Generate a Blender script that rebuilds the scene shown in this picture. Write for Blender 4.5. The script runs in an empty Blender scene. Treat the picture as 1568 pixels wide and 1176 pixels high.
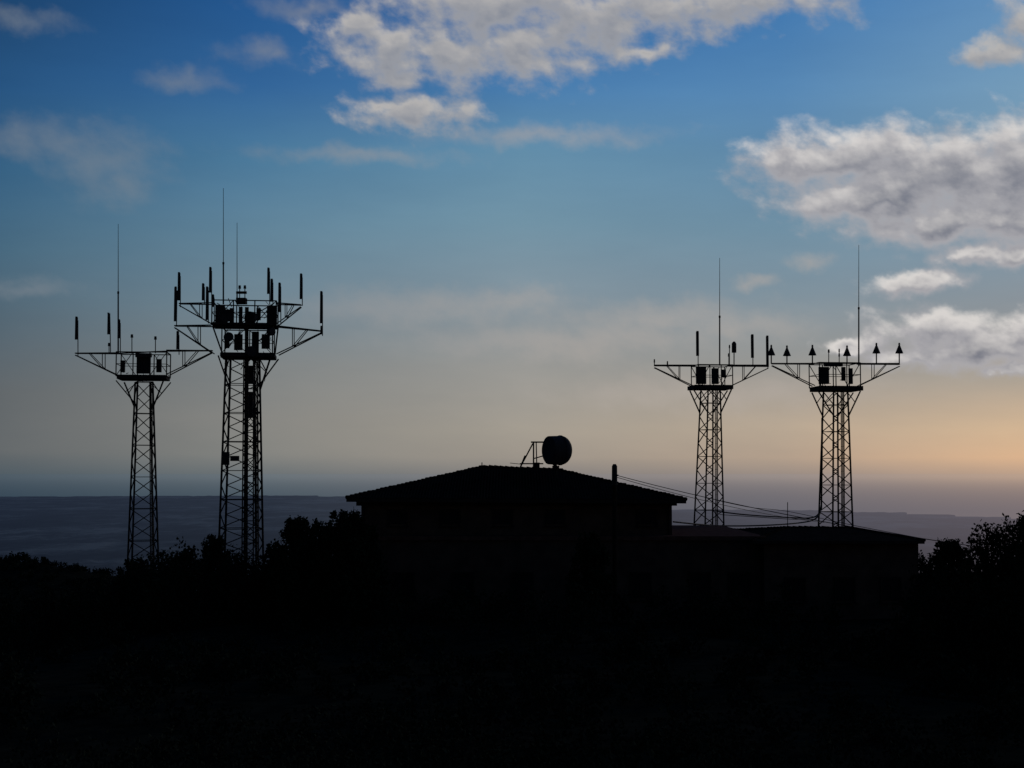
import bpy, bmesh, math, random
import numpy as np
from mathutils import Vector, Matrix, noise
random.seed(7)
scene=bpy.context.scene
scene.view_settings.view_transform='Standard'
try: scene.view_settings.look='None'
except Exception: pass
scene.view_settings.exposure=0
F=2178.0; HOR=725.0
TH=math.atan((HOR-588)/F); C,S=math.cos(TH),math.sin(TH)
def ray(px,py):
    a=(px-784)/F; b=(588-py)/F
    return Vector((a, C-b*S, S+b*C))
def pt(px,py,Y):
    d=ray(px,py); return d*(Y/d.y)
def azel(px,py):
    d=ray(px,py).normalized(); return math.atan2(d.x,d.y), math.asin(d.z)
def lin(c):
    r=[]
    for v in c:
        v/=255.0
        r.append(v/12.92 if v<=0.04045 else ((v+0.055)/1.055)**2.4)
    return tuple(r)
def soft(c,y,d=0.10,g=1.03):
    m=sum(c)/3; q=[min(255,(v*(1-d)+m*d)*g) for v in c]
    if y>=470:
        k=min(1,(y-440)/160.0)*(1 if y<715 else 0.5); q=[q[0]*(1+0.045*k),q[1]*(1+0.015*k),q[2]*(1-0.03*k)]
    return tuple(q)
GZ=-10.8
# ---------------- camera
cam=bpy.data.cameras.new("camera"); cam.sensor_width=36; cam.clip_start=0.1; cam.clip_end=2e6
cam.lens=F/1568*36
co=bpy.data.objects.new("camera",cam); scene.collection.objects.link(co)
co.location=(0,0,0); co.rotation_euler=(math.pi/2+TH,0,0); scene.camera=co
# ---------------- node helpers
class NT:
    def __init__(s,nt): s.nt=nt
    def put(s,sock,v):
        if isinstance(v,bpy.types.NodeSocket): s.nt.links.new(v,sock)
        elif v is not None:
            if isinstance(v,(tuple,list)) and len(v)==3 and sock.type=='RGBA': v=tuple(v)+(1,)
            sock.default_value=v
    def m(s,op,a,b=None,c=None,clamp=False):
        n=s.nt.nodes.new('ShaderNodeMath'); n.operation=op; n.use_clamp=clamp
        s.put(n.inputs[0],a); s.put(n.inputs[1],b); s.put(n.inputs[2],c); return n.outputs[0]
    def v(s,op,a,b=None,c=None):
        n=s.nt.nodes.new('ShaderNodeVectorMath'); n.operation=op
        s.put(n.inputs[0],a); s.put(n.inputs[1],b)
        if c is not None:
            s.put(n.inputs['Scale' if op=='SCALE' else 2],c)
        return n.outputs['Value' if op=='LENGTH' else 0]
    def sep(s,a):
        n=s.nt.nodes.new('ShaderNodeSeparateXYZ'); s.put(n.inputs[0],a); return n.outputs
    def comb(s,x,y,z=0.0):
        n=s.nt.nodes.new('ShaderNodeCombineXYZ'); s.put(n.inputs[0],x); s.put(n.inputs[1],y); s.put(n.inputs[2],z); return n.outputs[0]
    def ramp(s,f,stops,interp='LINEAR'):
        n=s.nt.nodes.new('ShaderNodeValToRGB'); n.color_ramp.interpolation=interp
        e=n.color_ramp.elements
        while len(e)<len(stops): e.new(0.5)
        st=sorted(stops,key=lambda q:q[0])
        for i,(p,c) in enumerate(st): e[i].position=p
        for i,(p,c) in enumerate(st): e[i].color=tuple(c)+(1,)
        s.put(n.inputs[0],f); return n.outputs[0]
    def mix(s,f,a,b,bt='MIX'):
        n=s.nt.nodes.new('ShaderNodeMix'); n.data_type='RGBA'; n.blend_type=bt
        s.put(n.inputs[0],f); s.put(n.inputs[6],a); s.put(n.inputs[7],b); return n.outputs[2]
    def noise(s,vec,scale,detail=4,rough=0.5,col=False,dist=0.0):
        n=s.nt.nodes.new('ShaderNodeTexNoise'); s.put(n.inputs['Vector'],vec); n.inputs['Scale'].default_value=scale
        n.inputs['Detail'].default_value=detail; n.inputs['Roughness'].default_value=rough; n.inputs['Distortion'].default_value=dist
        return n.outputs['Color' if col else 0]
    def sstep(s,x,a,b,ta=0.0,tb=1.0):
        n=s.nt.nodes.new('ShaderNodeMapRange'); n.interpolation_type='SMOOTHSTEP'
        s.put(n.inputs[0],x); s.put(n.inputs[1],a); s.put(n.inputs[2],b); s.put(n.inputs[3],ta); s.put(n.inputs[4],tb); return n.outputs[0]
K=F/100.0
def blob_group(name,blobs,sm,grow=1.0):
    g=bpy.data.node_groups.new(name,'ShaderNodeTree')
    g.interface.new_socket('P',in_out='INPUT',socket_type='NodeSocketVector')
    g.interface.new_socket('Field',in_out='OUTPUT',socket_type='NodeSocketFloat')
    gi=g.nodes.new('NodeGroupInput'); go=g.nodes.new('NodeGroupOutput'); t=NT(g); Q=gi.outputs[0]
    d=None
    for (x,y,rx,ry) in blobs:
        a,e=azel(x,y); a*=K; e*=K; sx=100.0/(rx*grow); sy=100.0/(ry*grow)
        l=t.v('LENGTH',t.v('MULTIPLY_ADD',Q,(sx,sy,0),(-a*sx,-e*sy,0)))
        d=l if d is None else t.m('SMOOTH_MIN',d,l,sm)
    f=t.m('SUBTRACT',1.0,d)
    g.links.new(f,go.inputs[0]); return g
def use_group(t,g,P):
    n=t.nt.nodes.new('ShaderNodeGroup'); n.node_tree=g; t.nt.links.new(P,n.inputs[0]); return n.outputs[0]
top=[(545,38,50,26),(600,75,80,34),(690,85,95,38),(800,75,110,42),(890,35,120,50),(740,5,150,45),(1010,10,120,34),(1140,0,150,32),
    (985,80,45,16),(640,174,88,24),(585,165,34,14),(610,120,40,18),(1535,75,46,22),(1575,40,34,34)]
right=[(1215,240,64,30),(1300,245,120,42),(1400,268,130,52),(1490,255,120,56),(1570,270,90,66),(1350,305,130,34),(1430,338,110,34),(1540,330,90,42),
    (1500,392,60,18),(1565,385,40,22),(1400,437,62,17),(1430,505,90,28),(1500,528,90,30),(1420,548,70,18),(1310,527,40,12),
    (1565,500,44,22),(1555,568,50,11)]
faint=[(115,215,90,26),(165,245,66,44),(185,285,38,26),(30,215,60,18),(285,122,52,15),(395,80,50,18),(425,88,24,10),(30,30,60,14),(470,12,70,16),
    (640,465,150,24),(770,462,100,18),(560,475,100,24),(1010,485,130,24),(1120,500,100,20),(820,208,160,14),(540,240,130,12),
    (30,440,80,12),(1100,600,220,26),(860,520,220,26),(1150,435,30,10),(1240,404,30,13)]
G1=blob_group("cumulus_top",top,0.35,1.14); G2=blob_group("cumulus_right",right,0.4,1.18); G3=blob_group("thin_clouds",faint,0.5,1.15)
# ---------------- world
SUN_AZ,SUN_EL=math.radians(34),math.radians(13)
w=bpy.data.worlds.new("World"); scene.world=w; w.use_nodes=True
nt=w.node_tree; nt.nodes.clear(); t=NT(nt)
out=nt.nodes.new('ShaderNodeOutputWorld'); bg=nt.nodes.new('ShaderNodeBackground'); nt.links.new(bg.outputs[0],out.inputs[0])
tc=nt.nodes.new('ShaderNodeTexCoord')
D=t.v('NORMALIZE',tc.outputs['Generated']); dx,dy,dz=t.sep(D)[:3]
az=t.m('ARCTAN2',dx,dy); el=t.m('ARCSINE',dz)
A=t.m('MULTIPLY',az,K); E=t.m('MULTIPLY',el,K); P=t.comb(A,E)
cols={
 -20:[(-200,(18,50,90)),(0,(24,66,110)),(130,(32,80,128)),(260,(48,94,130)),(380,(64,100,124)),(480,(76,98,114)),(600,(88,97,106)),(690,(90,98,106)),(725,(74,88,99)),(757,(52,70,84))],
 380:[(-200,(20,64,124)),(0,(28,82,142)),(130,(44,98,154)),(240,(68,118,154)),(360,(92,128,150)),(470,(106,128,142)),(560,(118,126,132)),(640,(122,126,129)),(695,(118,123,126)),(730,(96,106,113)),(757,(74,88,98))],
 800:[(-200,(28,78,144)),(0,(42,100,164)),(130,(62,118,172)),(230,(92,138,168)),(340,(108,144,164)),(450,(124,142,154)),(560,(142,145,147)),(660,(152,149,144)),(700,(146,142,138)),(732,(118,118,121)),(757,(96,99,108))],
 1200:[(-200,(38,94,162)),(0,(56,116,176)),(140,(80,132,180)),(240,(90,134,168)),(350,(104,138,160)),(450,(120,140,153)),(560,(144,146,147)),(655,(170,158,145)),(700,(168,152,139)),(732,(140,130,127)),(757,(114,110,114))],
 1590:[(-200,(60,114,176)),(0,(92,140,184)),(130,(108,150,182)),(240,(110,146,170)),(380,(120,143,160)),(480,(136,143,150)),(580,(162,155,147)),(655,(200,174,146)),(700,(206,170,138)),(732,(170,146,131)),(757,(128,115,115))]}
elo=azel(784,780)[1]; ehi=azel(784,-220)[1]
ef=t.m('DIVIDE',t.m('SUBTRACT',el,elo),ehi-elo,clamp=True)
prev=None; pa=None
for px,st in cols.items():
    stops=[((azel(px,y)[1]-elo)/(ehi-elo),lin(soft(c,y))) for y,c in st]
    stops=[(min(max(p,0),1),c) for p,c in stops]
    r=t.ramp(ef,stops); a=azel(px,400)[0]
    if prev is None: prev=r
    else:
        n=nt.nodes.new('ShaderNodeMapRange'); nt.links.new(az,n.inputs[0]); n.inputs[1].default_value=pa; n.inputs[2].default_value=a
        prev=t.mix(n.outputs[0],prev,r)
    pa=a
sky=prev
w1=t.v('SUBTRACT',t.noise(P,1.3,4,0.6,True),(0.5,0.5,0.5))
Q=t.v('MULTIPLY_ADD',w1,(0.9,0.55,0),P)
tilt=t.comb(t.m('ADD',A,t.m('MULTIPLY',E,0.35)),t.m('MULTIPLY',E,1.35))
n1=t.m('SUBTRACT',t.noise(tilt,1.9,7,0.55),0.5)
OFF=(0.05,0.20,0)
n2=t.m('SUBTRACT',t.noise(t.v('ADD',tilt,(0.12,0.27,0)),1.9,4,0.5),0.5)
n1s=t.m('SUBTRACT',t.noise(tilt,1.9,4,0.5),0.5)
Qo=t.v('ADD',Q,OFF)
veil=t.noise(t.v('MULTIPLY',tilt,(0.3,0.9,1)),0.8,4,0.6)
sky=t.mix(1.0,sky,t.ramp(veil,[(0.25,(0.93,0.945,0.96)),(0.75,(1.07,1.06,1.05))]),'MULTIPLY')
f3=t.m('MULTIPLY_ADD',n1,1.7,use_group(t,G3,Q))
o3=t.m('MULTIPLY',t.sstep(f3,-0.5,1.2),0.46)
side=t.sstep(A,-6.0,2.0)
sky=t.mix(o3,sky,t.mix(side,lin((128,136,144)),lin((182,172,164))))
def cumulus(sky,G,amp,e0,e1,lit,thin,dark,th,rim):
    b=use_group(t,G,Q)
    f=t.m('MULTIPLY_ADD',n1,amp,b); fs_=t.m('MULTIPLY_ADD',n1s,amp,b); fo=t.m('MULTIPLY_ADD',n2,amp,use_group(t,G,Qo))
    op=t.m('MULTIPLY',t.sstep(f,e0,e1),0.95)
    diff=t.m('SUBTRACT',fs_,fo)
    thick=t.sstep(t.m('MULTIPLY_ADD',f,0.4,t.m('MULTIPLY',fs_,0.6)),th,th+0.9)
    base=t.mix(thick,thin,dark)
    lt=t.m('MULTIPLY',t.sstep(diff,-0.15,rim),t.m('SUBTRACT',1.0,t.m('MULTIPLY',thick,0.5)))
    return t.mix(op,sky,t.mix(lt,base,lit))
sky=cumulus(sky,G1,2.6,-0.45,0.8,lin((188,184,180)),lin((162,162,165)),lin((134,139,150)),0.35,0.9)
sky=cumulus(sky,G2,1.7,-0.36,0.55,lin((222,217,213)),lin((170,168,172)),lin((104,108,123)),0.30,0.75)
dim=t.m('MULTIPLY',t.sstep(dy,-0.5,0.7,0.22,1.0),t.sstep(dz,0.35,0.9,1.0,0.35))
sky=t.v('SCALE',sky,None,t.m('MULTIPLY',dim,9.9))
ns=nt.nodes.new('ShaderNodeTexSky'); ns.sky_type='NISHITA'; ns.sun_disc=False; ns.sun_elevation=SUN_EL; ns.sun_rotation=SUN_AZ; ns.altitude=500
tot=t.v('ADD',sky,t.v('SCALE',ns.outputs[0],None,0.003))
nt.links.new(tot,bg.inputs[0]); bg.inputs[1].default_value=0.1
w.cycles.sampling_method='MANUAL'; w.cycles.sample_map_resolution=256
sl=bpy.data.lights.new("sun","SUN"); sl.energy=0.25; sl.angle=math.radians(0.6); sl.color=(1,0.82,0.62)
so=bpy.data.objects.new("sun",sl); scene.collection.objects.link(so)
sd=Vector((math.sin(SUN_AZ)*math.cos(SUN_EL),math.cos(SUN_AZ)*math.cos(SUN_EL),math.sin(SUN_EL)))
so.rotation_euler=sd.to_track_quat('Z','Y').to_euler(); so.location=(60,120,60)
# ---------------- materials
def mat(name,c1,c2,scale,rough=0.8,metal=0.0,bump=0.0,kind=None,spec=0.1):
    m=bpy.data.materials.new(name); m.use_nodes=True; n=m.node_tree; t=NT(n)
    b=n.nodes['Principled BSDF']; tc=n.nodes.new('ShaderNodeTexCoord')
    f=t.noise(tc.outputs['Object'],scale,4,0.6)
    col=t.ramp(f,[(0.3,c1),(0.7,c2)])
    n.links.new(col,b.inputs['Base Color']); b.inputs['Roughness'].default_value=rough; b.inputs['Metallic'].default_value=metal
    b.inputs['Specular IOR Level'].default_value=spec
    if bump:
        bn=n.nodes.new('ShaderNodeBump'); bn.inputs['Strength'].default_value=bump; bn.inputs['Distance'].default_value=0.05
        n.links.new(f,bn.inputs['Height']); n.links.new(bn.outputs[0],b.inputs['Normal'])
    return m
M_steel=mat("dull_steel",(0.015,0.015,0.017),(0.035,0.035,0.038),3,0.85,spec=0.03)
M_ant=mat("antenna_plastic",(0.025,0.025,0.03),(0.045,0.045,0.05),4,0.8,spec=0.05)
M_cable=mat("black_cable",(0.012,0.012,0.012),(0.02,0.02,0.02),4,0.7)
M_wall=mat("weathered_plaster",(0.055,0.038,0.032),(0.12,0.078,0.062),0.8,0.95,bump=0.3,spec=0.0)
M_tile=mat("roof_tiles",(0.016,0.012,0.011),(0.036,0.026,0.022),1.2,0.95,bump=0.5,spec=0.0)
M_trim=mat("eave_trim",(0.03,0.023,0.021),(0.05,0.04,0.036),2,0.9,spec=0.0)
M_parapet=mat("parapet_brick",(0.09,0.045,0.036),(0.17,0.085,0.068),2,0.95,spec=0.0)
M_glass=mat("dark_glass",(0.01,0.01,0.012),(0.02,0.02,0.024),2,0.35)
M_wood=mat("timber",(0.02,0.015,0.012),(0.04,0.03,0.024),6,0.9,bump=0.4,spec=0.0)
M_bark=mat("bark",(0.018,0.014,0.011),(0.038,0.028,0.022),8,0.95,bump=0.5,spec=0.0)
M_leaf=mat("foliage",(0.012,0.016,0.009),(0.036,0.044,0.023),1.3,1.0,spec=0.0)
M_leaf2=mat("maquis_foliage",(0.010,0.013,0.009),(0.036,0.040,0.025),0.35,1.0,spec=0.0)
# ---------------- mesh helpers
def newobj(name,me,parent=None,mats=()):
    o=bpy.data.objects.new(name,me); scene.collection.objects.link(o)
    for m in mats: me.materials.append(m)
    if parent: o.parent=parent
    return o
def empty(name,loc):
    e=bpy.data.objects.new(name,None); scene.collection.objects.link(e); e.location=loc; e.empty_display_size=1; return e
class MB:
    def __init__(s): s.v=[];s.f=[]
    def ring(s,p,q,r1,r2,n,ang=0.0,cap=True):
        p=Vector(p);q=Vector(q); d=(q-p)
        if d.length<1e-6: return
        d.normalize(); up=Vector((0,0,1)) if abs(d.z)<0.95 else Vector((0,1,0))
        a=d.cross(up).normalized(); b=a.cross(d).normalized(); o=len(s.v)
        for c,r in ((p,r1),(q,r2)):
            for i in range(n):
                an=2*math.pi*i/n+ang; s.v.append(c+a*(math.cos(an)*r)+b*(math.sin(an)*r))
        for i in range(n):
            j=(i+1)%n; s.f.append((o+i,o+j,o+n+j,o+n+i))
        if cap:
            s.f.append(tuple(o+i for i in range(n))[::-1]); s.f.append(tuple(o+n+i for i in range(n)))
    def beam(s,p,q,w): s.ring(p,q,w*0.7071,w*0.7071,4,math.pi/4)
    def cyl(s,p,q,r,r2=None,n=10): s.ring(p,q,r,r if r2 is None else r2,n)
    def box(s,c,sx,sy,sz,rz=0.0):
        o=len(s.v); R=Matrix.Rotation(rz,3,'Z'); c=Vector(c)
        for z in(-1,1):
            for x,y in((-1,-1),(1,-1),(1,1),(-1,1)):
                s.v.append(c+R@Vector((x*sx/2,y*sy/2,z*sz/2)))
        for f in((3,2,1,0),(4,5,6,7),(0,1,5,4),(1,2,6,5),(2,3,7,6),(3,0,4,7)): s.f.append(tuple(o+i for i in f))
    def poly(s,pts):
        o=len(s.v); s.v+= [Vector(p) for p in pts]; s.f.append(tuple(range(o,o+len(pts))))
    def obj(s,name,parent=None,mat=None,smooth=False):
        me=bpy.data.meshes.new(name)
        off=parent.location if parent else Vector((0,0,0))
        me.from_pydata([tuple(v-off) for v in s.v],[],s.f); me.update()
        if smooth:
            for p in me.polygons: p.use_smooth=True
        return newobj(name,me,parent,[mat] if mat else [])
# ---------------- terrain
PY=[-3000,-600,-80,0,15,40,90,165,190,230,400,1500,3000,5000,1e7]
PZ=[-480,-90,-6,-1.7,-4,-8.3,-10.3,-11.2,-15,-24,-85,-350,-480,-486,-486]
def coast(a):
    xs=[azel(p,760)[0] for p in (-200,0,480,700,980,1330,1568,1800)]
    ys=[757,757,758,764,777,780,788,792]
    v=np.interp(a,xs,ys); return 486/((v-HOR)/F)
def h(x,y):
    rr=math.hypot(x*0.8,y)
    if y<0: rr=-rr if rr<3000 else -3000
    z=float(np.interp(rr,PY,PZ))
    if abs(y)<30 and rr>150: z=float(np.interp(abs(rr),PY,PZ))
    z+=46.5*math.exp(-((x+140)/82)**2/2-((y-340)/60)**2/2)
    # the near ridge drops away on its left flank
    if y>60: z-=5.0*max(0.0,min(1.0,(-x-20)/22.0))*min(1,(y-60)/50)*(1 if y<260 else max(0,1-(y-260)/60))
    r=math.hypot(x,y)
    z+=noise.noise(Vector((x*0.06,y*0.06,0)))*min(0.8,r*0.02)+noise.noise(Vector((x*0.01,y*0.01,3)))*min(14,max(0,(r-240)*0.012))
    if 250<y<420 and x<-30: z+=1.6*noise.noise(Vector((x*0.07,y*0.07,8)))
    return z
angs=[math.radians(a) for a in list(np.arange(-180,-26,4.0))+list(np.arange(-26,26,0.2))+list(np.arange(26,180,4.0))]
rads=list(np.geomspace(1.0,4000,170))+list(np.geomspace(4200,60000,60))
vs=[(0,0,h(0,0.01))]; fs=[]
NA=len(angs)
for r in rads:
    for a in angs:
        x=math.sin(a)*r; y=math.cos(a)*r
        z=h(x,y)
        if r>3500:
            cd=coast(a)
            if r>cd: z=-530
            else: z=min(z,-486+9*noise.noise(Vector((x/2500,y/2500,0))))
        vs.append((x,y,z))
for j in range(NA): fs.append((0,1+(j+1)%NA,1+j))
for i in range(len(rads)-1):
    for j in range(NA):
        k=(j+1)%NA; a=1+i*NA; fs.append((a+j,a+k,a+NA+k,a+NA+j))
me=bpy.data.meshes.new("ground"); me.from_pydata(vs,[],fs); me.update()
for p in me.polygons: p.use_smooth=True
mg=bpy.data.materials.new("scrub_and_hazed_plain"); mg.use_nodes=True; n=mg.node_tree; t=NT(n); b=n.nodes['Principled BSDF']
geo=n.nodes.new('ShaderNodeNewGeometry'); gp=geo.outputs['Position']; gx,gy,gz=t.sep(gp)[:3]
dist=t.v('LENGTH',t.comb(gx,gy)); gaz=t.m('ARCTAN2',gx,gy)
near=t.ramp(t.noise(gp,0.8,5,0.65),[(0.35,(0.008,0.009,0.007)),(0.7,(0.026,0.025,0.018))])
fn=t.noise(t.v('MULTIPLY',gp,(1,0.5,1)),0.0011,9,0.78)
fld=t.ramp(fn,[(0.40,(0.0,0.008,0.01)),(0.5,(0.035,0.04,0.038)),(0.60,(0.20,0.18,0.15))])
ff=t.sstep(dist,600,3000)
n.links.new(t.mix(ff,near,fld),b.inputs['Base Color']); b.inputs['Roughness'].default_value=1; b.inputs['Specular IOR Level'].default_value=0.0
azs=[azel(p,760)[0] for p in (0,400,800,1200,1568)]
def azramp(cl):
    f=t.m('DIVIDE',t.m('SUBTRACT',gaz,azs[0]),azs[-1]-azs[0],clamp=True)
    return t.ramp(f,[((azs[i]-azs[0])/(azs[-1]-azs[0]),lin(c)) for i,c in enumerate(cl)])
haze_col=azramp([(33,41,56),(42,49,62),(64,68,79),(87,86,96),(104,97,105)])  # aerial haze painted on the land as emission, tinted by azimuth, stronger with distance
haze_fac=t.m('SUBTRACT',1.0,t.m('EXPONENT',t.m('DIVIDE',dist,-11000.0)))
haze_fac=t.m('MULTIPLY',haze_fac,t.sstep(dist,300,3000))
n.links.new(haze_col,b.inputs['Emission Color']); n.links.new(haze_fac,b.inputs['Emission Strength'])
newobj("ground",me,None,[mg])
# sea
vs=[];fs=[]; ra=[9000,20000,40000,80000,160000,400000,1200000]
sa=[math.radians(a) for a in range(-180,180,4)]
for r in ra:
    for a in sa: vs.append((math.sin(a)*r,math.cos(a)*r,-500))
for i in range(len(ra)-1):
    for j in range(len(sa)):
        k=(j+1)%len(sa); q=i*len(sa); fs.append((q+j,q+k,q+len(sa)+k,q+len(sa)+j))
me=bpy.data.meshes.new("sea"); me.from_pydata(vs,[],fs); me.update()
ms=bpy.data.materials.new("hazy_sea"); ms.use_nodes=True; n=ms.node_tree; t=NT(n); b=n.nodes['Principled BSDF']
geo=n.nodes.new('ShaderNodeNewGeometry'); gp=geo.outputs['Position']; gx,gy,gz=t.sep(gp)[:3]
dist=t.v('LENGTH',t.comb(gx,gy)); gaz=t.m('ARCTAN2',gx,gy)
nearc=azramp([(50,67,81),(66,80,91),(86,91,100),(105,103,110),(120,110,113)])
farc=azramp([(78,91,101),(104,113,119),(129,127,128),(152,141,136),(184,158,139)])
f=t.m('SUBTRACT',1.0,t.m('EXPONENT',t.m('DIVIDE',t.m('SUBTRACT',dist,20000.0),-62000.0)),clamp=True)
n.links.new(t.mix(f,nearc,farc),b.inputs['Emission Color']); b.inputs['Emission Strength'].default_value=1.0  # painted haze: sea emits a tone fading to the horizon sky colour
b.inputs['Base Color'].default_value=(0.01,0.015,0.02,1); b.inputs['Roughness'].default_value=1; b.inputs['Specular IOR Level'].default_value=0
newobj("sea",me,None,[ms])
# ---------------- lattice towers
def lattice(mb,Y,cb,hb,yb,ct,ht,yt,rot,nb,leg,br,xb=False,hz=2):
    Pb=pt(cb,yb,Y); Pt=pt(ct,yt,Y); k=Y/F; c=math.cos(rot)+abs(math.sin(rot))
    def corner(i,z):
        u=(z-Pb.z)/(Pt.z-Pb.z); cen=Pb.lerp(Pt,u); s=(hb+(ht-hb)*u)*k/c
        sx,sy=((-1,-1),(1,-1),(1,1),(-1,1))[i%4]
        v=Matrix.Rotation(rot,3,'Z')@Vector((sx*s,sy*s,0)); return Vector((cen.x+v.x,Y+v.y,z))
    z0=min(GZ-0.5,h(Pb.x,Y)-0.3); z1=Pt.z
    for i in range(4): mb.beam(corner(i,z0),corner(i,z1),leg)
    zs=[z0+(z1-z0)*j/nb for j in range(nb+1)]
    for j in range(nb):
        for i in range(4):
            a,b2=(i,i+1) if j%2==0 else (i+1,i)
            mb.beam(corner(a,zs[j]),corner(b2,zs[j+1]),br)
            if xb: mb.beam(corner(b2,zs[j]),corner(a,zs[j+1]),br)
            if j%hz==0: mb.beam(corner(i,zs[j+1]),corner(i+1,zs[j+1]),br*0.8)
    return corner
def arm(mb,Y,root,tip,ytop,ybr,ytt,dep,w):
    for sg in(-1,1):
        R=pt(root,ytop,Y); Rb=pt(root,ybr,Y); T=pt(tip,ytt,Y); Tb=pt(tip,ytt+3,Y)
        o=Vector((0,sg*dep,0)); ot=Vector((0,sg*dep*0.3,0))
        mb.beam(R+o,T+ot,w*1.1); mb.beam(Rb+o,Tb+ot,w)
        mb.beam((R+o).lerp(T+ot,0.36),(Rb+o).lerp(Tb+ot,0.36),w*0.7)
        mb.beam((R+o).lerp(T+ot,0.68),(Rb+o).lerp(Tb+ot,0.36),w*0.7)
    for u in (0.36,0.68,1.0):
        R=pt(root,ytop,Y);T=pt(tip,ytt,Y); d=dep*(1-0.7*u)
        c=R.lerp(T,u); mb.beam(c+Vector((0,-d,0)),c+Vector((0,d,0)),w*0.8)
def cage(mb,Y,x0,x1,yt,yb,dep,w,nx=3,braces=True):
    a=pt(x0,yt,Y);b=pt(x1,yb,Y); rot=0.12
    def q(u,v,z):
        cx=(a.x+b.x)/2; hx=(b.x-a.x)/2
        vv=Matrix.Rotation(rot,3,'Z')@Vector((u*hx*0.95,v*dep,0)); return Vector((cx+vv.x,Y+vv.y,z))
    zt,zb=a.z,b.z
    cs=[(-1,-1),(1,-1),(1,1),(-1,1)]
    for i in range(4):
        u0,v0=cs[i];u1,v1=cs[(i+1)%4]
        for z in (zt,(zt*0.5+zb*0.5),zb): mb.beam(q(u0,v0,z),q(u1,v1,z),w*(1 if z!=(zt*0.5+zb*0.5) else 0.6))
        nn=nx if i%2==0 else 1
        for j in range(nn):
            f=j/nn; g=(j+1)/nn
            mb.beam(q(u0+(u1-u0)*f,v0+(v1-v0)*f,zb),q(u0+(u1-u0)*f,v0+(v1-v0)*f,zt),w)
            if braces and i%2==0 and j in(0,nn-1):
                mb.beam(q(u0+(u1-u0)*f,v0+(v1-v0)*f,zb),q(u0+(u1-u0)*g,v0+(v1-v0)*g,zt),w*0.7)
    return q
def panel(mbp,mbs,Y,x,y0,y1,yr,wpx=4.0,dy=0,lean=0):
    k=Y/F; a=pt(x+lean,y0,Y+dy); b=pt(x,y1,Y+dy)
    mbp.box((a+b)/2,wpx*k,0.16,abs(a.z-b.z),0.2)
    mbp.box(a+Vector((0,0,0.04)),wpx*k*0.8,0.12,0.1,0.2)
    o=Vector((0.10,0.22,0))
    mbs.cyl(a+o+Vector((0,0,-0.3)),pt(x,yr,Y+dy)+o,0.05,n=6)
    for u in (0.2,0.8):
        c=a.lerp(b,u); mbs.beam(c,c+o,0.07)
def whip(mb,Y,x,y0,ym,yb,dy=0):
    a=pt(x,yb,Y+dy); m_=pt(x,ym,Y+dy); c=pt(x,y0,Y+dy)
    mb.cyl(a,m_,0.085,0.075,8); mb.cyl(m_,c,0.042,0.024,6)
    mb.cyl(m_-Vector((0,0,0.12)),m_+Vector((0,0,0.12)),0.11,n=8)
def stub(mb,Y,x,y0,y1,r=1.5,dy=0):
    k=Y/F; mb.cyl(pt(x,y1,Y+dy),pt(x,y0+2,Y+dy),0.05,n=6); mb.cyl(pt(x,y0+5,Y+dy),pt(x,y0,Y+dy),r*k,r*k*0.8,8)
def coneant(mb,Y,x,y,ybase,dy=0):
    k=Y/F
    mb.cyl(pt(x,ybase,Y+dy),pt(x,y-4,Y+dy),0.07,n=6)
    mb.cyl(pt(x,y+7,Y+dy),pt(x,y-6,Y+dy),6.3*k,1.0*k,12)
    mb.cyl(pt(x,y-6,Y+dy),pt(x,y-9,Y+dy),1.6*k,1.2*k,8)
def ladder(mb,Y,xb,yb,xt,yt,dy,wd=0.35,cab=5):
    a=pt(xb,yb,Y+dy); a.z=h(a.x,Y)-0.2; b=pt(xt,yt,Y+dy)
    for s_ in(-1,1): mb.beam(a+Vector((s_*wd/2,0,0)),b+Vector((s_*wd/2,0,0)),0.05)
    n_=int((b.z-a.z)/0.9)
    for i in range(n_):
        c=a.lerp(b,(i+.5)/n_); mb.beam(c-Vector((wd/2,0,0)),c+Vector((wd/2,0,0)),0.04)
    for i in range(cab):
        o=Vector((-wd*0.4+wd*0.8*i/max(1,cab-1),0.1,0)); mb.cyl(a+o,b+o,0.03,n=5)
def deck(mb,Y,x0,x1,y,dep,th=0.22):
    a=pt(x0,y,Y);b=pt(x1,y,Y); c=(a+b)/2; R=0.12
    mb.box(c,(b.x-a.x)*0.96,dep*2,0.08,R)
    for sg in (-1,1):
        v=Matrix.Rotation(R,3,'Z')@Vector((0,sg*(dep+0.003),0)); mb.box(c+v+Vector((0,0,-0.05)),(b.x-a.x)*0.97,0.12,th,R)
        v=Matrix.Rotation(R,3,'Z')@Vector((sg*(b.x-a.x)*0.485,0,0)); mb.box(c+v+Vector((0,0,-0.05)),0.12,dep*2-0.14,th*0.9,R)
def flare(mb,corner,Y,x0,x1,ylo,yhi,dep,w):
    zl=pt(784,ylo,Y).z; a=pt(x0,yhi,Y);b=pt(x1,yhi,Y)
    tg=[(a.x,-dep),(b.x,-dep),(b.x,dep),(a.x,dep)]
    for i in range(4):
        T=Vector((tg[i][0],Y+tg[i][1],a.z)); c0=corner(i,zl); mb.beam(c0,T,w)
        mb.beam(corner(i,zl+(a.z-zl)*0.95),c0.lerp(T,0.55),w*0.6)
def equip(mb,Y,lst):
    for (x0,y0,x1,y1,dy) in lst:
        a=pt(x0,y0,Y+dy);b=pt(x1,y1,Y+dy); mb.box((a+b)/2,abs(b.x-a.x),0.5,abs(a.z-b.z),0.1)
def drum(mb,Y,x,y,r,dy,dep=0.5,ang=0.4):
    k=Y/F; c=pt(x,y,Y+dy); d=Vector((math.sin(ang),-math.cos(ang),0))*dep/2; mb.cyl(c-d,c+d,r*k,n=20)
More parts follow.
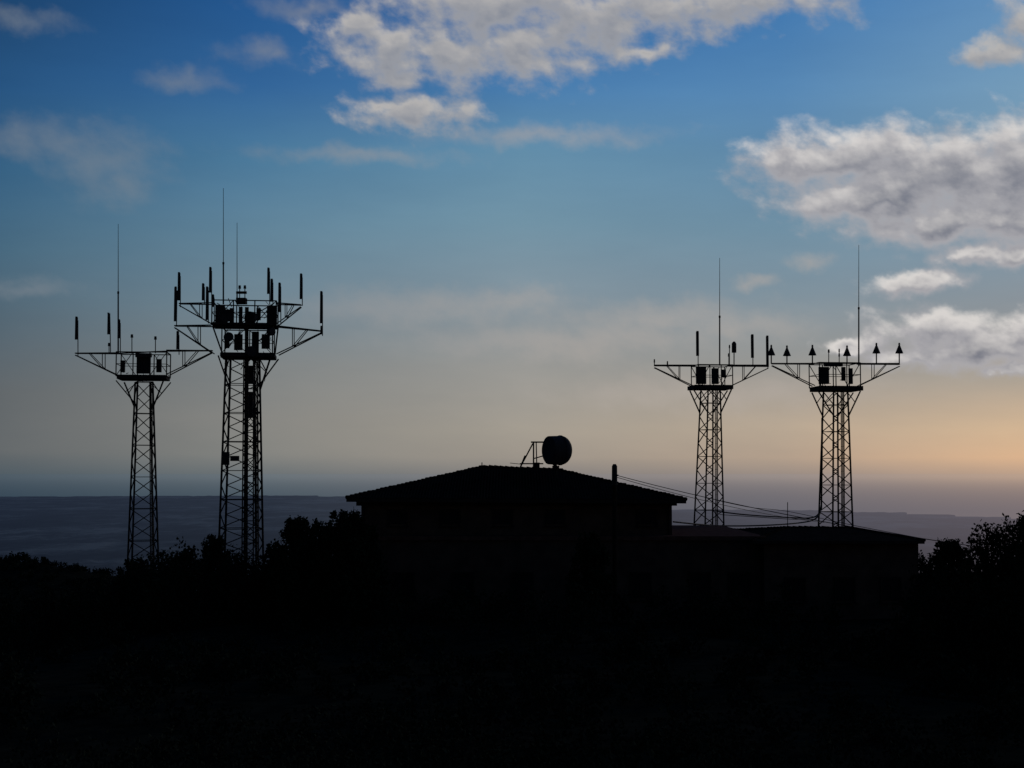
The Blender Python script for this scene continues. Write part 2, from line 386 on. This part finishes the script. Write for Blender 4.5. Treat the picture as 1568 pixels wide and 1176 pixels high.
def clutter(mb,Y,x0,x1,y0,y1,n_,dep,sd_):
    R=random.Random(sd_)
    for i in range(n_):
        x=R.uniform(x0,x1);y=R.uniform(y0,y1);d=R.uniform(-dep,dep)
        p=pt(x,y,Y+d); q=p+Vector((R.uniform(-.5,.5),R.uniform(-.3,.3),R.uniform(-.9,.9))); mb.beam(p,q,R.uniform(0.04,0.08))
def finish(name,Y,cx,parts):
    e=empty(name,(pt(cx,725,Y).x,Y,GZ))
    for nm,mb,m_ in parts: mb.obj(nm,e,m_)
    zg=h(e.location.x,Y)
    f=MB(); f.box((e.location.x,Y,zg-0.35),5.6,5.6,1.1,0.2); f.obj("concrete_footing",e,M_parapet)
    return e
# Tower A
Y=150; L=MB();Pf=MB();An=MB();Eq=MB();Cb=MB()
c=lattice(L,Y,219,26,860,220.5,15,585,0.42,15,0.16,0.085)
flare(L,c,Y,184,256,622,584,1.6,0.12)
deck(Pf,Y,183,257,578,1.7,0.45); cage(Pf,Y,181,259,541,577,1.7,0.10,3,True)
arm(Pf,Y,183,116,541,576,541,0.7,0.105); arm(Pf,Y,257,325,537,574,537,0.7,0.105)
Pf.beam(pt(181,541,Y),pt(272,537,Y),0.13)
equip(Eq,Y,[(210,546,230,572,0.6),(208,541,232,547,0),(240,550,247,570,1.2),(185,552,191,570,1.0)])
panel(An,Pf,Y,117,486,520,545); panel(An,Pf,Y,167,480,512,541,4,0,-1); panel(An,Pf,Y,182,490,518,541,4,1)
panel(An,Pf,Y,272,508,535,543,4,.4); whip(An,Y,181,343,448,541,-1)
stub(An,Y,202,512,541,2.2); stub(An,Y,238,515,541,2.2); stub(An,Y,167,525,541,2,1)
ladder(Cb,Y,234,860,231,585,0.2,0.3,4); clutter(Pf,Y,188,252,548,575,6,1.2,1)
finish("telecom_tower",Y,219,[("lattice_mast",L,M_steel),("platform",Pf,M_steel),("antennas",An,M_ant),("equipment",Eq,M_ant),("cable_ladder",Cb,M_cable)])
# Tower B (large)
Y=148; L=MB();Pf=MB();An=MB();Eq=MB();Cb=MB()
c=lattice(L,Y,368.5,37.5,860,371.5,28,545,0.36,17,0.19,0.095)
lattice(L,Y,383,13,860,384,11,545,0.6,22,0.12,0.07,False)
flare(L,c,Y,341,421,598,547,2.3,0.14)
deck(Pf,Y,340,422,545,2.3,0.42)
deck(Pf,Y,326,424,498,2.2,0.2)
cage(Pf,Y,326,426,464,500,2.3,0.11,3,True); cage(Pf,Y,341,420,503,543,2.0,0.11,2,True)
for sx in(0,1):
    for dd in(-2.0,2.0):
        Pf.beam(pt((326,426)[sx],500,Y+dd),pt((341,421)[sx],543,Y+dd),0.14)
    Pf.beam(pt((332,420)[sx],464,Y-2),pt((395,360)[sx],500,Y-2),0.09)
arm(Pf,Y,326,268,499,541,499,0.8,0.115); arm(Pf,Y,425,492,500,543,507,0.8,0.115)
arm(Pf,Y,326,275,465,497,465,0.8,0.105); arm(Pf,Y,425,461,465,497,467,0.8,0.105)
equip(Eq,Y,[(331,468,344,496,1.5),(409,468,424,497,1.5),(352,472,358,495,-1),(366,470,371,495,0.5),(393,472,399,490,-1),(359,512,371,536,0.3),(386,508,396,543,0.6),(401,512,413,534,1.3),(345,514,351,533,-.5),
   (379,560,388,588,0.5),(380,600,387,640,0.5)])
drum(Eq,Y,345,484,10,-1.8); drum(Eq,Y,384,486,9,-1.5,0.6,-0.5); drum(Eq,Y,384,538,8,-2.2); drum(Eq,Y,350,516,7,-2.0); drum(Eq,Y,415,508,6,-2.0,0.5,0.9)
equip(Eq,Y,[(340,692,351,712,0),(353,698,366,706,0)])
for a_ in [(274,418,460,470,4,0,0),(268,440,492,500,4,0,1),(311,435,460,466,4,1,0),(322,410,448,466,4,1.5,0),(317,440,490,495,4,-1.5,0),(411,411,450,466,4,1.5,0),(416,428,462,466,4,-1,0),
   (428,434,478,497,4,-1.6,0),(461,420,458,468,4,0,0),(492,447,495,510,4,0,0),(492,500,512,514,3,0,0),(326,452,470,500,4,-2,0)]:
    panel(An,Pf,Y,a_[0],a_[1],a_[2],a_[3],a_[4],a_[5],a_[6])
whip(An,Y,342,288,403,466,-0.5); whip(An,Y,363,341,448,466,1)
stub(An,Y,367,437,466,2.2); stub(An,Y,375,437,466,2.2,.6); Pf.box(pt(371,448,Y),0.9,0.3,0.25)
Pf.box(pt(370,461,Y),1.0,1.0,0.6)
ladder(Cb,Y,376,860,378,470,0.6,0.35,6); ladder(Cb,Y,395,860,392,545,-0.8,0.3,4)
clutter(Pf,Y,335,418,468,540,36,1.8,2); clutter(Pf,Y,345,415,545,575,10,1.4,9)
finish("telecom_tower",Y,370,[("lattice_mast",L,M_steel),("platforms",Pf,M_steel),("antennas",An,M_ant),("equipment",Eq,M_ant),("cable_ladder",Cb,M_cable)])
# Tower C
Y=156; L=MB();Pf=MB();An=MB();Eq=MB();Cb=MB()
c=lattice(L,Y,1085.5,21.5,805,1088,14,597,0.40,14,0.15,0.08)
flare(L,c,Y,1059,1117,632,597,1.5,0.115)
deck(Pf,Y,1057,1118,593,1.6,0.45); cage(Pf,Y,1062,1118,560,592,1.6,0.10,3,True)
arm(Pf,Y,1062,1002,560,592,560,0.7,0.10); arm(Pf,Y,1117,1176,560,592,561,0.7,0.10)
Pf.beam(pt(1002,559,Y),pt(1176,559,Y),0.11)
equip(Eq,Y,[(1066,562,1081,588,0.6),(1090,564,1100,588,0.9),(1105,566,1111,578,-1)])
panel(An,Pf,Y,1068,508,545,560); panel(An,Pf,Y,1152,513,548,560); panel(An,Pf,Y,1175,515,562,564,3.6)
whip(An,Y,1102,395,485,560,0)
k=Y/F
An.cyl(pt(1124,540,Y),pt(1124,526,Y),3.6*k,n=14); An.cyl(pt(1124,526,Y),pt(1124,523,Y),3.6*k,1.5*k,14); Pf.cyl(pt(1124,560,Y),pt(1124,540,Y),0.06,n=6)
stub(An,Y,1116,541,560,1.6); stub(An,Y,1002,550,560,1.2); stub(An,Y,1022,553,560,1.2); stub(An,Y,1117,528,560,1.2,.6)
ladder(Cb,Y,1097,860,1097,595,0.2,0.3,4); clutter(Pf,Y,1066,1114,564,590,5,1.0,3)
finish("telecom_tower",Y,1086,[("lattice_mast",L,M_steel),("platform",Pf,M_steel),("antennas",An,M_ant),("equipment",Eq,M_ant),("cable_ladder",Cb,M_cable)])
# Tower D
Y=154; L=MB();Pf=MB();An=MB();Eq=MB();Cb=MB()
c=lattice(L,Y,1279.5,24,808,1279.5,17,600,0.40,14,0.16,0.08)
flare(L,c,Y,1248,1312,637,600,1.6,0.115)
deck(Pf,Y,1246,1315,595,1.7,0.5); cage(Pf,Y,1244,1312,557,593,1.7,0.10,3,True)
arm(Pf,Y,1246,1182,557,591,557,0.7,0.10); arm(Pf,Y,1314,1377,557,591,558,0.7,0.10)
Pf.beam(pt(1182,556.5,Y),pt(1377,556.5,Y),0.12)
equip(Eq,Y,[(1254,562,1269,588,0.4),(1262,557,1290,561,0),(1289,562,1294,583,1.0),(1300,564,1305,588,0)])
for x,y,d in((1181,537,0),(1205,538,0),(1244,537,0.5),(1297,538,-0.5),(1342,534,0),(1377,534,0)): coneant(An,Y,x,y,557,d)
whip(An,Y,1315,375,472,560,0); stub(An,Y,1269,535,557,1.6); stub(An,Y,1285,541,557,1.4); stub(An,Y,1285,534,557,1.2,1)
ladder(Cb,Y,1291,860,1290,600,0.2,0.35,5); clutter(Pf,Y,1250,1308,561,590,6,1.0,4)
for i in range(4): Cb.cyl(pt(1258+i*.7,640,Y-1.0),pt(1257+i*.5,780,Y-1.0),0.04,n=5)
finish("telecom_tower",Y,1279,[("lattice_mast",L,M_steel),("platform",Pf,M_steel),("antennas",An,M_ant),("equipment",Eq,M_ant),("cable_ladder",Cb,M_cable)])
# ---------------- station building
bld=empty("station_building",(0,116,GZ)); X=lambda px,Y:(px-784)/F*Y; Zp=lambda py,Y:(pt(784,py,Y)).z
W=MB();R_=MB();T_=MB();Pp=MB();G_=MB();Dr=MB()
zl=Zp(821,106); ze=Zp(768,108)
xl0,xl1=X(560,106),X(1165,106)
W.box(((xl0+xl1)/2,117,(zl-0.3+GZ-1)/2),xl1-xl0,22,(zl-0.3)-(GZ-1))
Pp.box(((xl0+xl1)/2,117,zl-0.15),xl1-xl0+0.5,22.5,0.3)
xu0,xu1=X(554,108),X(1028,108)
W.box(((xu0+xu1)/2,117,(zl+ze)/2+0.001),xu1-xu0,18,ze-zl-0.004)
e=[Vector((X(532,107),106.6,ze)),Vector((X(1049,107),106.6,ze-0.12)),Vector((X(1049,107),127.4,ze-0.12)),Vector((X(532,107),127.4,ze))]
r0=pt(740,715,117); r1=pt(856,720,117)
th=Vector((0,0,0.30)); e2=[v+th for v in e]
R_.poly([e2[0],e2[1],r1,r0]); R_.poly([e2[1],e2[2],r1]); R_.poly([e2[2],e2[3],r0,r1]); R_.poly([e2[3],e2[0],r0])
for i in range(4):
    a,b_=e[i],e[(i+1)%4]; T_.poly([a,b_,b_+th*0.97,a+th*0.97])
T_.poly([e[3],e[2],e[1],e[0]])
T_.box(((xu0+xu1)/2,117,ze-0.16),xu1-xu0+0.7,18.7,0.3)
RC=random.Random(5)
def caps(a,b_,r=0.13,stp=0.42):
    n_=max(1,int((b_-a).length/stp))
    for i in range(n_):
        p=a.lerp(b_,i/n_); q=a.lerp(b_,(i+1.08)/n_); j=RC.uniform(-0.015,0.03); R_.cyl(p+Vector((0,0,0.03+j)),q+Vector((0,0,j)),r*1.15,r*0.85,8)
for i,rr in((0,r0),(3,r0),(1,r1),(2,r1)): caps(e2[i],rr)
caps(r0,r1)
NR=110
for i in range(NR):
    u=(i+.5)/NR; a=e2[0].lerp(e2[1],u); xa=a.x
    if xa<r0.x: v=(xa-e2[0].x)/(r0.x-e2[0].x); q=e2[0].lerp(r0,v)
    elif xa>r1.x: v=(e2[1].x-xa)/(e2[1].x-r1.x); q=e2[1].lerp(r1,v)
    else: q=r0.lerp(r1,(xa-r0.x)/(r1.x-r0.x))
    R_.cyl(a+Vector((0,-0.05,0.0)),q+Vector((0,0,0.0)),0.055,n=6)
T_.cyl(pt(738,716,116.5),pt(738,708,116.5),0.04,n=6)
ya,yb=105,121; xa0,xa1=X(1168,105),X(1403,105)
zt=Zp(833,104)
W.box(((xa0+xa1)/2,(ya+yb)/2,(zt+GZ-1)/2),xa1-xa0,yb-ya,zt-(GZ-1))
f=[Vector((X(1150,104),104.2,zt)),Vector((X(1414,104),104.2,zt)),Vector((X(1414,104),121.8,zt)),Vector((X(1150,104),121.8,zt))]
q0=pt(1205,808,113);q1=pt(1302,808.5,113); t2=Vector((0,0,0.22)); f2=[v+t2 for v in f]
R_.poly([f2[0],f2[1],q1,q0]);R_.poly([f2[1],f2[2],q1]);R_.poly([f2[2],f2[3],q0,q1]);R_.poly([f2[3],f2[0],q0])
for i in range(4):
    a,b_=f[i],f[(i+1)%4]; T_.poly([a,b_,b_+t2*0.97,a+t2*0.97])
T_.poly([f[3],f[2],f[1],f[0]])
for i,rr in((0,q0),(3,q0),(1,q1),(2,q1)): caps(f2[i],rr,0.1)
caps(q0,q1,0.1)
def window(xc,yf,z0,z1,wd):
    zc=(z0+z1)/2
    G_.box((xc,yf-0.02,zc),wd,0.06,z1-z0)
    for s_ in(-1,1): T_.box((xc+s_*(wd/2+0.06),yf-0.05,zc),0.12,0.14,z1-z0+0.24)
    T_.box((xc,yf-0.06,z0-0.18),wd+0.4,0.2,0.1); T_.box((xc,yf-0.05,z1+0.062),wd-0.004,0.12,0.12); T_.box((xc,yf-0.06,zc),0.06,0.07,z1-z0-0.01)
for px in (610,690,770,850,990): window(X(px,108),108,ze-1.7,ze-0.7,1.3)
for px in (620,710,800,980,1070,1130): window(X(px,106),106,GZ+1.6,GZ+3.4,1.4)
for px in (1215,1290,1360): window(X(px,105),105,GZ+1.5,GZ+3.1,1.3)
Dr.box((X(880,106),105.96,GZ+1.2),1.2,0.1,2.6); T_.box((X(880,106),105.93,GZ+2.6),1.5,0.16,0.14)
T_.cyl((xu0+0.25,107.9,ze-0.3),(xu0+0.25,107.9,zl),0.06,n=8); T_.cyl((xu1-0.25,107.9,ze-0.4),(xu1-0.25,107.9,zl),0.06,n=8)
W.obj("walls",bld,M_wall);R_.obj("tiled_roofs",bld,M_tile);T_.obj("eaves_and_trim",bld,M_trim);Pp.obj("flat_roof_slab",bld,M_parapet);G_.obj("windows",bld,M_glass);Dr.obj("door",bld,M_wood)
# ---------------- shrouded microwave dish on the roof (front face turned to the left)
Y=112.5; k=Y/F; ds=empty("microwave_dish",tuple(pt(853,720,Y))); d1=MB();d2=MB()
an=math.radians(62); ax=Vector((math.sin(an),math.cos(an),0)); fc=pt(839,689.5,Y)-Vector((0,0.3,0)); rr=22.3*k
prof=[(0,0.0),(0,0.88),(0.3,0.88),(1.5,0.97),(20,1.0),(20.2,1.035),(22,1.035),(22.2,1.0)]
for j in range(1,11):
    q=j/10*math.pi/2; prof.append((22.2+16*math.sin(q),1.0*math.cos(q)))
for (s0,p0),(s1,p1) in zip(prof[:-1],prof[1:]):
    if abs(s1-s0)<1e-6: s1+=0.01
    d1.ring(fc+ax*(s0*k),fc+ax*(s1*k),max(0.004,p0*rr),max(0.004,p1*rr),48,0,False)
d2.cyl(pt(851,727,Y+.9),pt(851,695,Y+.9),0.10,n=10)
d2.cyl(pt(858,722,Y+.9),pt(846,710,Y+.5),0.06,n=8); d2.box(pt(851,716,Y+.9),0.55,0.4,0.3)
d2.beam(pt(817,716,Y+1),pt(817,677,Y+1),0.12); d2.beam(pt(822,716,Y+.4),pt(821,677,Y+.4),0.09)
d2.beam(pt(813,677,Y+.8),pt(838,677,Y+.8),0.12); d2.beam(pt(816,679,Y+.8),pt(797,715,Y+.8),0.11)
d2.beam(pt(796,710,Y+.8),pt(832,710,Y+.8),0.10); d2.beam(pt(781,709,Y+1.2),pt(800,711,Y+1.2),0.05)
d2.beam(pt(797,715,Y+.8),pt(804,698,Y+.2),0.09); d2.box(pt(822,713,Y+.8),0.45,0.4,0.5); d2.beam(pt(818,702,Y+.8),pt(832,698,Y+.8),0.09)
d2.beam(pt(796,716,Y+.8),pt(862,718,Y+.8),0.1)
d1.obj("dish_drum",ds,M_ant); d2.obj("mounting_frame",ds,M_steel)
# ---------------- pole and lines
def sag(mb,p,q,s,r,n_=24):
    pr=None
    for i in range(n_+1):
        u=i/n_; c_=p.lerp(q,u)-Vector((0,0,s*4*u*(1-u)))
        if pr is not None: mb.cyl(pr,c_,r,n=5)
        pr=c_
Y=100; k=Y/F; up=empty("utility_pole",(pt(941,725,Y).x,Y,GZ)); p1=MB();p2=MB();p3=MB()
b0=Vector((up.location.x,Y,GZ-0.6)); p1.cyl(b0,pt(941,742,Y),0.19,0.15,12)
p3.cyl(pt(941,743,Y),pt(941,714,Y),4.3*k,4.1*k,14); p3.cyl(pt(941,714,Y),pt(941,710.5,Y),4.1*k,2.2*k,14)
p2.beam(pt(941,727,Y-0.05),pt(947,728,Y-0.05),0.1)
sag(p2,pt(945,728,Y),pt(1640,856,Y-25),0.5,0.025,36); sag(p2,pt(945,731,Y),Vector(pt(1262,800,152)),0.4,0.025)
p1.obj("post",up,M_wood);p2.obj("wires",up,M_cable);p3.obj("insulator_cap",up,M_ant)
def path(mb,pts,r):
    P_=[Vector(p) for p in pts]; P_=[P_[0]]+P_+[P_[-1]]; pr=None
    for i in range(1,len(P_)-2):
        for j in range(9):
            u=j/8; a,b_,c_,d_=P_[i-1:i+3]
            v=0.5*((2*b_)+(c_-a)*u+(2*a-5*b_+4*c_-d_)*u*u+(3*b_-a-3*c_+d_)*u**3)
            if pr is not None and (v-pr).length>1e-4: mb.cyl(pr,v,r,n=6)
            pr=v
cb=empty("feeder_cables",tuple(pt(1180,800,150))); c1=MB()
path(c1,[pt(1098,783,154),pt(1140,788,150),(pt(1200,792,150)),pt(1240,793,151),pt(1254,786,152),pt(1258,770,153)],0.075)
path(c1,[pt(1031,799,128),pt(1100,805,135),pt(1180,804,142),pt(1240,798,150),pt(1256,786,153)],0.075)
path(c1,[pt(1102,788,154),pt(1150,791,150),pt(1210,795,150),pt(1250,795,152)],0.04)
path(c1,[pt(1097,766,155),pt(1150,777,152),pt(1206,783,150),pt(1300,803,140),pt(1420,826,120)],0.03)
c1.cyl(pt(1206,769,128),pt(1206,812,128),0.035,n=6)
c1.obj("cables",cb,M_cable)
br=empty("cable_gantry",(pt(424,855,146).x,146,GZ)); g1=MB()
g1.beam(pt(400,852,146),pt(446,855,146),0.25); g1.beam(pt(400,858,147),pt(440,859,147),0.12)
for x in(432,444): g1.beam(pt(x,853,146),Vector((pt(x,853,146).x,146,h(pt(x,853,146).x,146)-0.3)),0.14)
g1.obj("frame",br,M_steel)
# ---------------- vegetation
class Leaves:
    def __init__(s): s.v=[];s.f=[]
    def leaf(s,p,sz,R):
        a=Vector((R.gauss(0,1),R.gauss(0,1),R.gauss(0,1)+0.5)).normalized(); b=a.cross(Vector((R.gauss(0,1),R.gauss(0,1),R.gauss(0,1)))).normalized()
        o=len(s.v); l=sz*R.uniform(0.7,1.4); w_=l*0.32
        s.v+=[tuple(p),tuple(p+a*l*0.5+b*w_),tuple(p+a*l),tuple(p+a*l*0.5-b*w_)]; s.f.append((o,o+1,o+2,o+3))
def tree(name,px,pytop,Y,rad,nsh,nlf,lsz,seed,spiky=1.0):
    R=random.Random(seed); x=pt(px,725,Y).x; gz=h(x,Y)
    top=pt(px,pytop,Y).z; H=top-gz; e=empty(name,(x,Y,gz)); wd=MB(); lf=Leaves(); O=Vector((x,Y,gz))
    tr=[O+Vector((0,0,-0.2)),O+Vector((R.uniform(-.1,.1),0,H*0.22)),O+Vector((R.uniform(-.2,.2),R.uniform(-.2,.2),H*0.5)),O+Vector((R.uniform(-.2,.2),0,H*0.85))]
    r0=0.035*H+0.03
    for i in range(3): wd.cyl(tr[i],tr[i+1],r0*(1-0.28*i),r0*(1-0.28*(i+1)),8)
    for i in range(nsh):
        th_=R.uniform(0,2*math.pi); u=R.random()**0.6; hz=R.uniform(0.15,0.97)
        prof=max(0.25,(1-hz**2.2))**0.6 if hz>0.35 else 0.95
        c_=O+Vector((math.cos(th_)*rad*u*prof,math.sin(th_)*rad*u*prof,H*hz*(1-0.18*u*R.random())))
        sh=Vector((math.cos(th_)*0.45*u,math.sin(th_)*0.45*u,1)).normalized()*R.uniform(0.35,1.05)*spiky
        a0=tr[1].lerp(tr[3],min(1,max(0,hz-0.35)))
        if R.random()<0.5: mid=a0.lerp(c_,0.5)+Vector((0,0,-0.1)); wd.cyl(a0,mid,0.045,0.03,5); wd.cyl(mid,c_,0.03,0.015,5)
        if c_.z+sh.z>top: c_.z=min(c_.z,top-sh.z*R.uniform(0.85,1.15))
        wd.cyl(c_,c_+sh,0.018,0.008,4)
        for j in range(nlf):
            v=R.random(); rr_=0.30*spiky*(1-0.85*v)+0.03
            p=c_+sh*v*1.05+Vector((R.gauss(0,rr_*0.6),R.gauss(0,rr_*0.6),R.gauss(0,0.08)))
            lf.leaf(p,lsz,R)
    wd.obj("trunk_and_limbs",e,M_bark)
    me=bpy.data.meshes.new("crown"); me.from_pydata([tuple(Vector(v)-e.location) for v in lf.v],[],lf.f); me.update(); newobj("crown",me,e,[M_leaf])
T='holm_oak_tree'
tree(T,458,796,98,1.9,210,60,0.21,1,1.1)
tree(T,532,786,97,2.1,260,60,0.21,2,1.1)
tree(T,495,800,101,1.6,120,50,0.21,3,1.0)
tree(T,562,806,100,1.4,120,50,0.21,12,1.0)
tree(T,426,834,104,1.2,80,50,0.21,13,1.0)
tree(T,328,823,110,1.4,110,45,0.22,4,1.0)
tree(T,284,840,112,1.6,110,45,0.22,14,0.8)
tree(T,203,858,112,1.5,90,45,0.22,15,0.8)
tree(T,905,816,98,1.7,120,50,0.22,5,0.9)
tree(T,1455,832,78,1.6,150,55,0.18,6,0.9)
tree(T,1512,806,75,1.4,120,34,0.18,7,1.2)
tree(T,1562,790,73,1.9,210,38,0.18,8,1.2)
tree(T,1422,850,82,1.1,70,40,0.18,9,0.8)
def bushes(name,lst,lsz,material,seed):
    R=random.Random(seed); lf=Leaves()
    for (x,y,z,rx,rz,nn) in lst:
        k_=max(4,int(nn/28)); sz=lsz*min(1.0,max(0.4,y/60)) if lsz<0.5 else lsz
        cl=[]
        for i in range(k_):
            a=R.uniform(0,6.283);u=math.sqrt(R.random()); cl.append(Vector((x+math.cos(a)*rx*u,y+math.sin(a)*rx*u,z+rz*math.sqrt(max(0,1-u*u))*R.uniform(0.55,1.08))))
        s3=(sz/0.2)**0.5
        for i in range(nn):
            c_=cl[i%k_]
            if i%3: p=c_+Vector((R.gauss(0,.16),R.gauss(0,.16),R.gauss(0,.2)))*s3
            else: p=Vector((c_.x,c_.y,z+(c_.z-z)*R.random()))+Vector((R.gauss(0,.2),R.gauss(0,.2),0))
            lf.leaf(p,sz,R)
    me=bpy.data.meshes.new(name); me.from_pydata(lf.v,[],lf.f); me.update(); newobj(name,me,None,[material])
R=random.Random(11); lst=[]
xs=[150,175,200,240,290,330,370,410,440,470,520,575]; tops=[890,884,870,850,840,842,852,864,850,842,836,838]
for i in range(95):
    px=R.uniform(168,585); ty=np.interp(px,xs,tops)+R.uniform(-5,15); Y=R.uniform(98,118); x=pt(px,725,Y).x; z=h(x,Y); tp=pt(px,ty,Y).z
    lst.append((x,Y,z,R.uniform(1.0,1.8),tp-z,820))
for i in range(30):
    px=R.uniform(-40,175); ty=np.interp(px,[-40,120,175],[908,898,890])+R.uniform(0,14); Y=R.uniform(96,125); x=pt(px,725,Y).x; z=h(x,Y); tp=pt(px,ty,Y).z
    lst.append((x,Y,z,R.uniform(1.2,2.2),max(0.5,tp-z),700))
for i in range(34):
    px=R.uniform(560,1420); Y=R.uniform(88,101); ty=R.uniform(893,925); x=pt(px,725,Y).x; z=h(x,Y); lst.append((x,Y,z,R.uniform(1.0,2.0),max(0.5,pt(px,ty,Y).z-z),400))
for i in range(34):
    px=R.uniform(1400,1610); Y=R.uniform(66,84); ty=np.interp(px,[1400,1440,1500,1560],[885,865,848,830])+R.uniform(0,18); x=pt(px,725,Y).x; z=h(x,Y); lst.append((x,Y,z,R.uniform(0.9,1.5),pt(px,ty,Y).z-z,700))
bushes("hedge_shrubs",lst,0.22,M_leaf2,21)
lst=[]
for i in range(260):
    Y=R.uniform(18,88); px=R.uniform(-60,1630); x=pt(px,725,Y).x; z=h(x,Y); lst.append((x,Y,z,R.uniform(0.6,1.6),R.uniform(0.5,1.4),260))
bushes("maquis_undergrowth",lst,0.2,M_leaf2,22)
lst=[]
for i in range(320):
    x=R.uniform(-155,-60);Y=R.uniform(285,350); z=h(x,Y)-0.3; lst.append((x,Y,z,R.uniform(1.2,3.0),R.uniform(0.6,1.5),100))
bushes("hillside_scrub",lst,0.5,M_leaf2,23)
